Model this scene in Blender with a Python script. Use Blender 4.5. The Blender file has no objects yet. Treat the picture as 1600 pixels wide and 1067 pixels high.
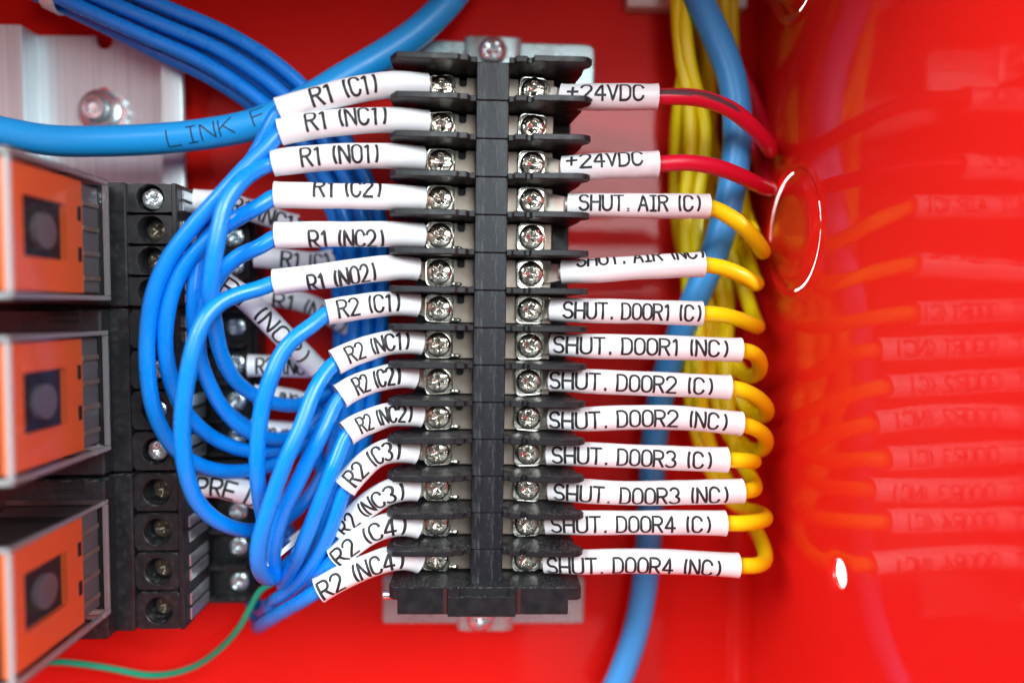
import bpy, bmesh, math, random
from mathutils import Vector, Matrix
random.seed(7)
R = math.radians
MM = 0.001
sc = bpy.context.scene
C = sc.collection
# ------------------------------------------------------------------ camera
DIST = 190.0                       # mm, lens to back panel
FPX = 1150.0                       # focal length in pixels of the 1600 px wide photograph
cam_d = bpy.data.cameras.new('camera'); cam = bpy.data.objects.new('camera', cam_d); C.objects.link(cam)
cam.location = (0, -DIST*MM, 0); cam.rotation_euler = (R(87.5), 0, R(-2.0))
cam_d.sensor_width = 36; cam_d.lens = 36*FPX/1600; cam_d.clip_start = 0.005; cam_d.clip_end = 50
cam_d.dof.use_dof = True; cam_d.dof.focus_distance = 0.155; cam_d.dof.aperture_fstop = 3.8
sc.camera = cam
# ------------------------------------------------------------------ light
w = bpy.data.worlds.new('World'); sc.world = w; w.use_nodes = True
bg = w.node_tree.nodes['Background']; bg.inputs[0].default_value = (0.93, 0.97, 1.0, 1); bg.inputs[1].default_value = 0.11
def area(name, loc, target, sx, sy, power, col=(1, 1, 1)):
    l = bpy.data.lights.new(name, 'AREA'); l.shape = 'RECTANGLE'; l.size = sx; l.size_y = sy; l.energy = power; l.color = col
    o = bpy.data.objects.new(name, l); C.objects.link(o); o.location = loc
    o.rotation_euler = (Vector(target)-Vector(loc)).to_track_quat('-Z', 'Y').to_euler()
    return o
area('ceiling_lamp', (-0.46, -0.45, 0.33), (0.03, 0, -0.01), 0.45, 0.34, 7.2, (0.85, 0.965, 1.0))
area('front_lamp', (0.36, -0.60, 0.30), (-0.03, 0, 0.0), 0.34, 0.34, 5.4, (0.85, 0.965, 1.0))
area('wall_fill_lamp', (0.50, -0.10, 0.05), (0.12, 0.0, 0.0), 0.20, 0.08, 12.0)  # added fill, whitens the wall seen through the hole and knockout slits
area('window_lamp', (0.085, -0.62, 0.20), (0.03, 0, 0.05), 0.15, 0.36, 1.5, (0.85, 0.965, 1.0))
vs = sc.view_settings; vs.view_transform = 'Standard'; vs.look = 'None'; vs.exposure = 0.3; vs.gamma = 1.0
sc.render.engine = 'CYCLES'
# ------------------------------------------------------------------ geometry helpers (all lengths in mm; h = height above the back panel)
RM = cam.rotation_euler.to_matrix()
def P(px, py, h):
    d = RM @ Vector(((px-800)/FPX, -(py-533.5)/FPX, -1.0))
    t = (DIST-h)/d.y
    return Vector((d.x*t, -h, d.z*t))

class MB:
    def __init__(s): s.v = []; s.f = []; s.sm = []
    def add(s, vs_, fs_, smooth=False):
        o = len(s.v); s.v += [tuple(v) for v in vs_]
        for f in fs_: s.f.append(tuple(i+o for i in f)); s.sm.append(smooth)
        return s
    def box(s, x0, x1, h0, h1, z0, z1):
        v = [(x, -h, z) for x in (x0, x1) for h in (h0, h1) for z in (z0, z1)]
        return s.add(v, [(0,1,3,2),(4,6,7,5),(0,4,5,1),(2,3,7,6),(0,2,6,4),(1,5,7,3)])
    def prism(s, poly, a, b, axis='z'):
        n = len(poly)
        if axis == 'z': f = lambda p, t: (p[0], -p[1], t)      # poly in (x,h), extruded along z
        elif axis == 'h': f = lambda p, t: (p[0], -t, p[1])    # poly in (x,z), extruded in height
        else: f = lambda p, t: (t, -p[0], p[1])                # poly in (h,z), extruded along x
        v = [f(p, a) for p in poly]+[f(p, b) for p in poly]
        fs_ = [tuple(range(n)), tuple(range(2*n-1, n-1, -1))]+[(i, n+i, n+(i+1) % n, (i+1) % n) for i in range(n)]
        return s.add(v, fs_)
    def lathe(s, prof, n=24, c=(0, 0, 0), axis='h', smooth=True):
        # prof: (radius, height along axis)
        v = []
        for r, t in prof:
            for k in range(n):
                a = 2*math.pi*k/n
                if axis == 'h': v.append((c[0]+r*math.cos(a), c[1]-t, c[2]+r*math.sin(a)))
                elif axis == 'x': v.append((c[0]+t, c[1]+r*math.cos(a), c[2]+r*math.sin(a)))
                else: v.append((c[0]+r*math.cos(a), c[1]+r*math.sin(a), c[2]+t))
        fs_ = []
        for j in range(len(prof)-1):
            for k in range(n): fs_.append((j*n+k, j*n+(k+1) % n, (j+1)*n+(k+1) % n, (j+1)*n+k))
        s.add(v, fs_, smooth)
        o = len(s.v)-len(v)
        for j in (0, len(prof)-1):
            if prof[j][0] > 1e-4: s.f.append(tuple(o+j*n+k for k in range(n))); s.sm.append(False)
        return s
    def build(s, name, mat, parent=None, bevel=0, seg=2, angle=35, data_only=False):
        me = bpy.data.meshes.new(name)
        bm = bmesh.new()
        vv = [bm.verts.new((x*MM, y*MM, z*MM)) for x, y, z in s.v]
        for f, q in zip(s.f, s.sm):
            try: fc = bm.faces.new([vv[i] for i in f]); fc.smooth = True
            except ValueError: pass
        bmesh.ops.remove_doubles(bm, verts=bm.verts, dist=1e-7)
        bmesh.ops.recalc_face_normals(bm, faces=bm.faces)
        if bevel:
            ed = [e for e in bm.edges if len(e.link_faces) == 2 and e.calc_face_angle(0) > R(angle)]
            bmesh.ops.bevel(bm, geom=ed, offset=bevel*MM, segments=1, profile=0.5, affect='EDGES', clamp_overlap=True)
            for f in bm.faces: f.smooth = True
        bm.to_mesh(me); bm.free()
        me.set_sharp_from_angle(angle=R(30))
        me.materials.append(mat)
        if data_only: return me
        return link(name, me, parent)
def link(name, data, parent=None, loc=None):
    o = bpy.data.objects.new(name, data); C.objects.link(o)
    if parent: o.parent = parent
    if loc: o.location = [c*MM for c in loc]
    return o
def tag(o, label, cat, group=None):
    o['label'] = label; o['category'] = cat
    if group: o['group'] = group
    return o
def thing(name, label, cat, loc=(0, 0, 0), group=None):
    return tag(link(name, None, None, loc), label, cat, group)

def spline(pts, step=0.6, smooth=0):
    pts = [Vector(p) for p in pts]
    ext = [2*pts[0]-pts[1]]+pts+[2*pts[-1]-pts[-2]]
    out = []
    for i in range(1, len(ext)-2):
        p0, p1, p2, p3 = ext[i-1:i+3]
        t0 = 0; t1 = t0+max((p1-p0).length, 1e-3)**.5; t2 = t1+max((p2-p1).length, 1e-3)**.5; t3 = t2+max((p3-p2).length, 1e-3)**.5
        n = max(3, int((p2-p1).length/step))
        for k in range(n):
            t = t1+(t2-t1)*k/n
            a1 = (t1-t)/(t1-t0)*p0+(t-t0)/(t1-t0)*p1; a2 = (t2-t)/(t2-t1)*p1+(t-t1)/(t2-t1)*p2; a3 = (t3-t)/(t3-t2)*p2+(t-t2)/(t3-t2)*p3
            b1 = (t2-t)/(t2-t0)*a1+(t-t0)/(t2-t0)*a2; b2 = (t3-t)/(t3-t1)*a2+(t-t1)/(t3-t1)*a3
            out.append((t2-t)/(t2-t1)*b1+(t-t1)/(t2-t1)*b2)
    out.append(pts[-1])
    for _ in range(smooth):
        out = [out[0]]+[(out[i-1]+2*out[i]+out[i+1])/4 for i in range(1, len(out)-1)]+[out[-1]]
    return out
def frames(c):
    n = len(c); T = [(c[min(i+1, n-1)]-c[max(i-1, 0)]).normalized() for i in range(n)]
    F = Vector((0, -1, 0)); 
    if abs(F.dot(T[0])) > .9: F = Vector((1, 0, 0))
    fr = []
    for t in T:
        F = (F-t*F.dot(t)).normalized(); fr.append((t, F, F.cross(t)))
    return fr
def tube(mb, c, rad, n=14, cap=True, rev=False):
    fr = frames(c); v = []
    for i, p in enumerate(c):
        r = rad(i/(len(c)-1)) if callable(rad) else rad
        for k in range(n):
            a = 2*math.pi*k/n
            v.append(p+(fr[i][1]*math.cos(a)+fr[i][2]*math.sin(a))*r)
    fs_ = [(i*n+k, i*n+(k+1) % n, (i+1)*n+(k+1) % n, (i+1)*n+k) for i in range(len(c)-1) for k in range(n)]
    o = len(mb.v); mb.add(v, fs_, True)
    if cap:
        mb.f.append(tuple(o+k for k in range(n))); mb.sm.append(False)
        mb.f.append(tuple(o+(len(c)-1)*n+k for k in range(n))); mb.sm.append(False)
    return mb
# ------------------------------------------------------------------ stroke lettering
def el(cx, cy, rx, ry, a0, a1, n=10): return [(cx+rx*math.cos(R(a0+(a1-a0)*i/n)), cy+ry*math.sin(R(a0+(a1-a0)*i/n))) for i in range(n+1)]
G = {
 'R': [[(0,0),(0,1),(.3,1)]+el(.3,.75,.27,.25,90,-90)+[(0,.5)], [(.28,.5),(.58,0)]],
 'P': [[(0,0),(0,1),(.3,1)]+el(.3,.74,.27,.26,90,-90)+[(0,.48)]],
 'C': [el(.3,.68,.29,.32,15,180)+el(.3,.32,.29,.32,180,345)],
 'O': [el(.3,.68,.29,.32,0,180)+el(.3,.32,.29,.32,180,360)+[(.59,.68)]],
 'D': [[(0,0),(0,1),(.25,1)]+el(.25,.66,.32,.34,90,0)+el(.25,.34,.32,.34,0,-90)+[(0,0)]],
 'N': [[(0,0),(0,1),(.57,0),(.57,1)]],
 'S': [el(.29,.75,.27,.25,25,180)+el(.29,.75,.27,.25,180,250,4)+el(.29,.26,.29,.26,70,-155)],
 'H': [[(0,0),(0,1)], [(.57,0),(.57,1)], [(0,.5),(.57,.5)]],
 'U': [[(0,1)]+el(.29,.29,.29,.29,180,360)+[(.58,1)]],
 'T': [[(0,1),(.6,1)], [(.3,1),(.3,0)]],
 'A': [[(0,0),(.3,1),(.6,0)], [(.1,.33),(.5,.33)]],
 'I': [[(.3,0),(.3,1)], [(.12,1),(.48,1)], [(.12,0),(.48,0)]],
 'V': [[(0,1),(.3,0),(.6,1)]],
 'E': [[(.55,1),(0,1),(0,0),(.55,0)], [(0,.52),(.48,.52)]],
 'F': [[(.55,1),(0,1),(0,0)], [(0,.52),(.45,.52)]],
 'L': [[(0,1),(0,0),(.5,0)]],
 'K': [[(0,0),(0,1)], [(.55,1),(0,.4)], [(.18,.58),(.57,0)]],
 '1': [[(.14,.82),(.32,1),(.32,0)]],
 '2': [el(.29,.72,.28,.28,165,-30)+[(0,0),(.58,0)]],
 '3': [el(.28,.75,.26,.25,150,-80)+el(.28,.26,.3,.26,80,-150)],
 '4': [[(.44,0),(.44,1),(0,.3),(.6,.3)]],
 '+': [[(.05,.5),(.57,.5)], [(.31,.22),(.31,.78)]],
 '.': [[(.2,0),(.2,.1)]],
 '(': [el(.52,.5,.3,.66,135,225)], ')': [el(.08,.5,.3,.66,45,-45)],
 '#': [[(0,.62),(.45,.66),(.7,.6)], [(0,.5),(.6,.56),(.9,.46)], [(0,.38),(.35,.36)], [(.15,.56),(.5,.5)], [(.3,.44),(.95,.36)]],
 ' ': [],
}
def letter_mesh(name, text, c, rfun, x0, x1, H, phi, mat, parent, sw=.15, fade=None):
    """strokes wrapped round a tube with centre line c (running left to right); x0,x1 = arc lengths of the text"""
    L = [0]
    for i in range(1, len(c)): L.append(L[-1]+(c[i]-c[i-1]).length)
    fr = frames(c); tot = L[-1]; n = len(text)
    wd = [{'.': .38, ' ': .52, '(': .42, ')': .42, '1': .50, 'I': .62}.get(ch, .76) for ch in text]; em = (x1-x0)/(sum(wd)-.14)
    off = {'.': -.02, '(': -.12, ')': -.06, '1': -.08, 'I': -.06}
    def at(s, t):
        s_ = min(max(s, 0), tot-1e-6); lo, hi = 0, len(L)-1
        while hi-lo > 1:
            m = (lo+hi)//2
            if L[m] <= s_: lo = m
            else: hi = m
        k = (s_-L[lo])/max(L[hi]-L[lo], 1e-6)
        p = c[lo].lerp(c[hi], k); F = fr[lo][1].lerp(fr[hi][1], k).normalized(); U = fr[lo][2].lerp(fr[hi][2], k).normalized()
        r = rfun(s_/tot); q = min(max((s_-x0)/(x1-x0), 0), 1)
        f = R(phi[0]+(phi[1]-phi[0])*q)+t/r
        return p+(F*math.cos(f)+U*math.sin(f))*(r+.025)
    mb = MB(); hw = H*sw/2
    for i, ch in enumerate(text):
        for pl in G[ch]:
            q = [Vector((x0+(sum(wd[:i])+off.get(ch, 0)+a)*em, (b-.5)*H)) for a, b in pl]
            r_ = [q[0]]
            for a, b in zip(q, q[1:]):
                m = max(1, int((b-a).length/.35))
                r_ += [a.lerp(b, k/m) for k in range(1, m+1)]
            if len(r_) < 2: continue
            d0 = (r_[1]-r_[0]).normalized(); r_[0] = r_[0]-d0*hw*.8; d1 = (r_[-1]-r_[-2]).normalized(); r_[-1] = r_[-1]+d1*hw*.8
            v = []
            for k in range(len(r_)):
                d = (r_[min(k+1, len(r_)-1)]-r_[max(k-1, 0)]).normalized(); nn = Vector((-d.y, d.x))*hw
                v += [at(*(r_[k]+nn)), at(*(r_[k]-nn))]
            mb.add(v, [(2*k, 2*k+1, 2*k+3, 2*k+2) for k in range(len(r_)-1)])
    return mb.build(name, mat, parent)
# ------------------------------------------------------------------ materials
def mat(name, col, rough=.4, metal=0, spec=.5, coat=0, coat_r=.03, noise=None, bump=None, mottle=None):
    m = bpy.data.materials.new(name); m.use_nodes = True; nt = m.node_tree; b = nt.nodes['Principled BSDF']
    b.inputs['Base Color'].default_value = (*col, 1); b.inputs['Roughness'].default_value = rough; b.inputs['Metallic'].default_value = metal
    b.inputs['Specular IOR Level'].default_value = spec; b.inputs['Coat Weight'].default_value = coat; b.inputs['Coat Roughness'].default_value = coat_r; b.inputs['Coat IOR'].default_value = 1.26
    tc = nt.nodes.new('ShaderNodeTexCoord')
    def tex(scale, stretch=(1, 1, 1), detail=4):
        mp = nt.nodes.new('ShaderNodeMapping'); mp.inputs['Scale'].default_value = stretch; nt.links.new(tc.outputs['Object'], mp.inputs[0])
        n = nt.nodes.new('ShaderNodeTexNoise'); n.inputs['Scale'].default_value = scale; n.inputs['Detail'].default_value = detail
        nt.links.new(mp.outputs[0], n.inputs[0]); return n
    if noise:                       # (scale, stretch, colour2, lo, hi)
        n = tex(noise[0], noise[1]); rp = nt.nodes.new('ShaderNodeValToRGB')
        rp.color_ramp.elements[0].position = noise[3]; rp.color_ramp.elements[1].position = noise[4]
        rp.color_ramp.elements[0].color = (*col, 1); rp.color_ramp.elements[1].color = (*noise[2], 1)
        nt.links.new(n.outputs[0], rp.inputs[0]); nt.links.new(rp.outputs[0], b.inputs['Base Color'])
    if mottle:                      # roughness variation (scale, stretch, lo, hi)
        n = tex(mottle[0], mottle[1]); mr = nt.nodes.new('ShaderNodeMapRange')
        mr.inputs[1].default_value = .3; mr.inputs[2].default_value = .7; mr.inputs[3].default_value = mottle[2]; mr.inputs[4].default_value = mottle[3]
        nt.links.new(n.outputs[0], mr.inputs[0]); nt.links.new(mr.outputs[0], b.inputs['Roughness'])
    if bump:                        # (scale, stretch, strength, distance mm)
        n = tex(bump[0], bump[1], 3); bp = nt.nodes.new('ShaderNodeBump'); bp.inputs['Strength'].default_value = bump[2]; bp.inputs['Distance'].default_value = bump[3]*MM
        nt.links.new(n.outputs[0], bp.inputs['Height']); nt.links.new(bp.outputs[0], b.inputs['Normal'])
        if coat: nt.links.new(bp.outputs[0], b.inputs['Coat Normal'])
    return m
M = {}
M['red'] = mat('red_enamel', (.70, .011, .007), .42, spec=.12, coat=1.0, coat_r=.045, bump=(60, (1, 1, 1), .22, .3), mottle=(40, (1, 1, 1), .36, .5), noise=(2600, (1, 1, 1), (.72, .25, .24), .70, .76))
M['blue'] = mat('blue_pvc', (.0, .235, .80), .3, spec=.55, bump=(600, (1, 1, 1), .08, .04), mottle=(260, (1, 1, 1), .2, .4))
M['cyan'] = mat('light_blue_sheath', (.012, .36, .86), .38, bump=(250, (1, 1, 1), .15, .1), mottle=(200, (1, 1, 1), .3, .45))
M['sky'] = mat('pale_blue_sheath', (.05, .37, .86), .38, bump=(250, (1, 1, 1), .12, .1))
M['yellow'] = mat('yellow_pvc', (.94, .76, .004), .38, bump=(700, (1, 1, 1), .12, .05), mottle=(300, (1, 1, 1), .3, .48))
M['redwire'] = mat('red_pvc', (.72, .006, .035), .36, bump=(700, (1, 1, 1), .12, .05))
M['green'] = mat('green_pvc', (.0, .36, .20), .4)
M['sleeve'] = mat('white_marker_tube', (.83, .83, .845), .36, bump=(260, (1, 1, 1), .12, .12), noise=(160, (1, 1, 1), (.70, .70, .71), .5, .78))
M['ink'] = mat('black_print', (.012, .012, .014), .55)
M['inkgrey'] = mat('dark_cable_print', (.01, .03, .07), .55)
M['black'] = mat('black_phenolic', (.008, .009, .011), .36, spec=.4, bump=(900, (1, 1, 1), .25, .05), mottle=(400, (1, 1, 1), .3, .55))
def dust(m, scale, lo, hi, col, side=.12):
    nt = m.node_tree; b = nt.nodes['Principled BSDF']; tc = nt.nodes.new('ShaderNodeTexCoord'); n = nt.nodes.new('ShaderNodeTexNoise')
    n.inputs['Scale'].default_value = scale; n.inputs['Detail'].default_value = 5; nt.links.new(tc.outputs['Object'], n.inputs[0])
    mr = nt.nodes.new('ShaderNodeMapRange'); mr.inputs[1].default_value = lo; mr.inputs[2].default_value = hi; nt.links.new(n.outputs[0], mr.inputs[0])
    ge = nt.nodes.new('ShaderNodeNewGeometry'); sp = nt.nodes.new('ShaderNodeSeparateXYZ'); nt.links.new(ge.outputs['Normal'], sp.inputs[0])
    up = nt.nodes.new('ShaderNodeMapRange'); up.inputs[1].default_value = .2; up.inputs[2].default_value = .9; up.inputs[3].default_value = side; nt.links.new(sp.outputs[2], up.inputs[0])
    mu = nt.nodes.new('ShaderNodeMath'); mu.operation = 'MULTIPLY'; nt.links.new(mr.outputs[0], mu.inputs[0]); nt.links.new(up.outputs[0], mu.inputs[1])
    mx = nt.nodes.new('ShaderNodeMixRGB'); nt.links.new(mu.outputs[0], mx.inputs[0]); mx.inputs[2].default_value = (*col, 1)
    src = b.inputs['Base Color'].links
    if src: nt.links.new(src[0].from_socket, mx.inputs[1])
    else: mx.inputs[1].default_value = b.inputs['Base Color'].default_value
    nt.links.new(mx.outputs[0], b.inputs['Base Color'])
dust(M['black'], 2300, .52, .80, (.20, .195, .19), .03)
M['spine'] = mat('black_moulding', (.008, .009, .013), .40, spec=.4, bump=(1200, (1, 1, .08), .3, .05), noise=(1100, (1, 1, .12), (.075, .075, .08), .58, .76), mottle=(500, (1, 1, .15), .32, .5))
M['socket'] = mat('black_socket_plastic', (.012, .012, .014), .36, bump=(500, (1, 1, 1), .2, .06), mottle=(300, (1, 1, 1), .28, .5))
M['redbrown'] = mat('red_brown_moulding', (.05, .012, .012), .4)
M['scuff'] = mat('dark_scuff', (.09, .03, .04), .6)
M['shaded_brass'] = mat('shaded_brass_screw', (.16, .125, .095), .38, .8)  # brass with the shade of the screw wells put into its colour
dust(M['socket'], 900, .5, .75, (.16, .155, .15)); dust(M['spine'], 1500, .62, .72, (.10, .10, .10), .5)
M['void'] = mat('deep_black', (.004, .004, .004), .6)
M['nickel'] = mat('nickel', (.74, .69, .61), .24, 1, bump=(500, (1, 1, 1), .12, .06), mottle=(600, (1, 1, 1), .1, .3))
M['chrome'] = mat('zinc_screw', (.70, .78, .80), .24, .85, bump=(500, (1, 1, 1), .35, .08))
M['plate'] = mat('dull_tinned_brass', (.40, .325, .27), .42, .5, bump=(900, (1, 1, 1), .15, .04), noise=(350, (1, 1, 1), (.36, .25, .18), .45, .7))
M['lug'] = mat('tinned_copper', (.62, .56, .50), .36, .6, bump=(500, (1, 1, 1), .2, .06), noise=(250, (1, 1, 1), (.60, .42, .32), .5, .75))
M['zinc'] = mat('zinc_plated_steel', (.46, .60, .62), .34, .6, bump=(200, (1, 1, 1), .1, .1), noise=(150, (1, 1, 1), (.42, .58, .56), .4, .7), mottle=(250, (1, 1, 1), .2, .4))
M['alu'] = mat('brushed_aluminium', (.74, .80, .82), .44, .6, bump=(2500, (1, 1, .006), .12, .03), noise=(1800, (1, 1, .008), (.58, .64, .66), .4, .7))
M['orange'] = mat('orange_plastic', (1.0, .17, .025), .42, bump=(300, (1, 1, 1), .1, .08))
M['coil'] = mat('dark_coil', (.05, .045, .05), .35)
M['grey'] = mat('grey_contact_carrier', (.16, .16, .17), .35, bump=(300, (.2, 1, 1), .4, .2))
M['nylon'] = mat('white_nylon', (.74, .72, .68), .4)
def clear(name, tint, gl, milk):
    m = bpy.data.materials.new(name); m.use_nodes = True; nt = m.node_tree; nt.nodes.clear()
    o = nt.nodes.new('ShaderNodeOutputMaterial'); t = nt.nodes.new('ShaderNodeBsdfTransparent'); t.inputs[0].default_value = (*tint, 1)
    g = nt.nodes.new('ShaderNodeBsdfGlossy'); g.inputs['Roughness'].default_value = gl; fz = nt.nodes.new('ShaderNodeFresnel'); fz.inputs[0].default_value = 1.22
    d = nt.nodes.new('ShaderNodeBsdfDiffuse'); d.inputs[0].default_value = (.8, .8, .8, 1)
    m1 = nt.nodes.new('ShaderNodeMixShader'); m1.inputs[0].default_value = milk; m2 = nt.nodes.new('ShaderNodeMixShader')
    nt.links.new(t.outputs[0], m1.inputs[1]); nt.links.new(d.outputs[0], m1.inputs[2])
    nt.links.new(fz.outputs[0], m2.inputs[0]); nt.links.new(m1.outputs[0], m2.inputs[1]); nt.links.new(g.outputs[0], m2.inputs[2]); nt.links.new(m2.outputs[0], o.inputs[0])
    return m
M['clear'] = clear('clear_cover', (.99, .99, .99), .04, .012)
M['edge_glint'] = clear('cover_edge_glint', (.97, .97, .97), .08, .42)  # diffuse white mixed in to paint the refracted brightness of the cover edges
# ------------------------------------------------------------------ the red box
WX, RC, HB = 68.5, 5.0, 125.0         # right wall position, corner radius, box depth
XL, ZT, ZB = -132.0, 91.0, -135.0
KO = [(27.0, 17.3, 13.4), (27.0, 78.5, 13.4)]   # knockouts (h, z, radius)
HOLE = (51.0, -51.3, 2.8)
def build_box():
    mb = MB()
    mb.add([(XL, 0, ZB), (WX-RC, 0, ZB), (WX-RC, 0, ZT), (XL, 0, ZT)], [(0, 1, 2, 3)])
    n = 12; arc = [(WX-RC+RC*math.sin(R(90*i/n)), RC-RC*math.cos(R(90*i/n))) for i in range(n+1)]
    mb.add([(x, -h, z) for x, h in arc for z in (ZB, ZT)], [(2*i, 2*i+1, 2*i+3, 2*i+2) for i in range(n)], True)
    pat = [(h, z, r, 1.12*r+1) for h, z, r in KO]+[(HOLE[0], HOLE[1], HOLE[2], 6.0)]
    hs = sorted({RC, HB} | {round(p[0]+s*p[3], 3) for p in pat for s in (-1, 1)})
    zs = sorted({ZB, ZT} | {round(p[1]+s*p[3], 3) for p in pat for s in (-1, 1)})
    for h0, h1 in zip(hs, hs[1:]):
        for z0, z1 in zip(zs, zs[1:]):
            ch, cz = (h0+h1)/2, (z0+z1)/2
            if any(abs(ch-p[0]) < p[3] and abs(cz-p[1]) < p[3] for p in pat): continue
            mb.add([(WX, -h0, z0), (WX, -h1, z0), (WX, -h1, z1), (WX, -h0, z1)], [(0, 1, 2, 3)])
    for k, (h, z, r, q) in enumerate(pat):
        N = 96
        def sq(i):
            a = 2*math.pi*i/N; c_, s_ = math.cos(a), math.sin(a); m = q/max(abs(c_), abs(s_)); return (h+c_*m, z+s_*m)
        rings = [[(WX, -sq(i)[0], sq(i)[1]) for i in range(N)]]
        prof = [(r+2.5, 0), (r+2.0, -.14), (r+1.4, -.34), (r+.9, -.3), (r+.3, .1), (r, .25), (r-.42, .25), (r-.9, .1), (r-1.5, -.2), (r-2.3, -.6), (r-3.4, -.75), (r-7, -.5), (r-9.5, -.3), (.3, -.25)] if k < 2 else \
               [(r+.5, 0), (r+.15, .08), (r, .25), (r, .95)]
        for rr, off in prof: rings.append([(WX+off, -(h+rr*math.cos(2*math.pi*i/N)), z+rr*math.sin(2*math.pi*i/N)) for i in range(N)])
        v = [p for rg in rings for p in rg]
        fs_ = [(j*N+i, j*N+(i+1) % N, (j+1)*N+(i+1) % N, (j+1)*N+i) for j in range(len(rings)-1) for i in range(N)]
        if k < 2:      # the slit is open over two arcs and bridged elsewhere
            fs_ = [f for f in fs_ if not (f[0]//N == 6 and any(a_ < 360*(f[0] % N)/N < b_ for a_, b_ in ((92, 182), (2, 20), (270, 354))))]
        if k < 2: fs_.append(tuple((len(rings)-1)*N+i for i in range(N)))
        mb.add(v, fs_, True)
    return mb.build('back_wall', M['red'])
box = build_box(); box['kind'] = 'structure'
for nm, q in (('wall_top', [(XL, 0, ZT), (WX, 0, ZT), (WX, -HB, ZT), (XL, -HB, ZT)]), ('wall_bottom', [(XL, 0, ZB), (WX, 0, ZB), (WX, -HB, ZB), (XL, -HB, ZB)]),
              ('wall_left', [(XL, 0, ZB), (XL, 0, ZT), (XL, -HB, ZT), (XL, -HB, ZB)])):
    o = MB().add(q, [(0, 1, 2, 3)]).build(nm, M['red']); o['kind'] = 'structure'
o = MB().add([(-400, 3, -400), (400, 3, -400), (400, 3, 400), (-400, 3, 400)], [(0, 1, 2, 3)]).build('room_wall', mat('white_wall_paint', (.8, .8, .79), .6)); o['kind'] = 'structure'
# ------------------------------------------------------------------ terminal strip
ALPHA = R(0.86)
ROWY = [133, 192, 252, 310, 368, 426, 482.5, 538.5, 595, 651, 708, 764.5, 821, 878]
org = Vector((.75, 0, 0))
def inv(p):            # world -> strip coordinates
    x, z = p.x-org.x, p.z; return (x*math.cos(ALPHA)-z*math.sin(ALPHA), -p.y, x*math.sin(ALPHA)+z*math.cos(ALPHA))
def fwd(u, h, w_): return Vector((org.x+u*math.cos(ALPHA)+w_*math.sin(ALPHA), -h, -u*math.sin(ALPHA)+w_*math.cos(ALPHA)))
ws = [inv(P(690, y, 33))[2] for y in ROWY]
n_ = len(ws); mi = (n_-1)/2; pit = sum((i-mi)*w_ for i, w_ in enumerate(ws))/sum((i-mi)**2 for i in range(n_)); w_m = sum(ws)/n_
WROW = [w_m+pit*(i-mi) for i in range(n_)]; PITCH = -pit
print('pitch', PITCH, [round(a-b, 2) for a, b in zip(ws, WROW)], 'spine u', inv(P(772, 150, 37))[0], inv(P(760, 900, 37))[0])
H_PL, H_BAR, H_SP = 29.0, 40.0, 37.0
strip = thing('terminal_strip', 'black fourteen way barrier terminal strip with paired cross head screws', 'terminal strip', (org.x, 0, 0)); strip.rotation_euler = (0, ALPHA, 0)
wt, wb = WROW[0]+PITCH/2, WROW[-1]-PITCH/2
# housing and pedestals
b = MB(); b.box(-17, 18, 7.2, 20, wb+.1, wt-.1); b.build('housing', M['black'], strip, .3)
BAR = [(-20.9, 37.2), (-19.4, 40), (-7.2, 40), (-6.6, 39.4), (-5.0, 39.4), (-4.6, 38.2), (-3.3, 38.2), (-3.3, 34), (3.3, 34), (3.3, 38.2), (4.4, 38.2), (4.6, 39.4), (6.9, 39.4), (7.1, 38.4), (8.0, 38.4), (8.2, 40),
       (18.3, 40), (19.4, 39.4), (20.2, 38.2), (20.0, 36.6), (18.9, 35.2), (18.9, 31), (17.4, 18), (-16.4, 18), (-17.2, 27), (-20.0, 30), (-20.9, 33)]
bar_me = MB().prism(BAR, -.62, .62).build('barrier', M['black'], data_only=True, bevel=.14)
ped_me = {}
for s in (-1, 1):
    ped_me[s] = MB().box(min(s*3.5, s*13.5), max(s*3.5, s*13.5), 19.9, H_PL-.9, -2.9, 2.9).build('pedestal', M['black'], data_only=True, bevel=.2)
sp_me = MB().box(-3.35, 3.35, 19.9, H_SP, -PITCH/2+.04, PITCH/2-.04).build('spine_block', M['spine'], data_only=True, bevel=.16)
# contact plate (tan), dark slot, little upright prong
def plate(s):
    m = MB(); x0, x1 = 3.45, 13.2
    poly = [(s*a, c_) for a, c_ in [(x0, -3.0), (x1, -3.0), (x1, 3.0), (7.2, 3.0), (7.2, 1.5), (6.9, 1.1), (5.9, 1.1), (5.6, 1.5), (5.6, 3.0), (x0, 3.0)]]
    return m.prism(poly, H_PL-.9, H_PL, 'h').build('contact_plate', M['plate'], data_only=True, bevel=.08)
pl_me = {s: plate(s) for s in (-1, 1)}
def pill(s, wz, x0, x1, r=.42):
    m = MB(); c_ = [Vector((s*(x0+(x1-x0)*i/6), -(H_PL+.25), wz)) for i in range(7)]
    tube(m, c_, lambda t: r*math.sqrt(max(.05, 1-(max(0, (.35-t)/.35))**2)), 10)
    return m
prong_me = {}
for s in (-1, 1):
    m = pill(s, -2.45, 6.1, 8.6, .5)
    prong_me[s] = m.build('washer_prong', M['nickel'], data_only=True)
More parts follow.
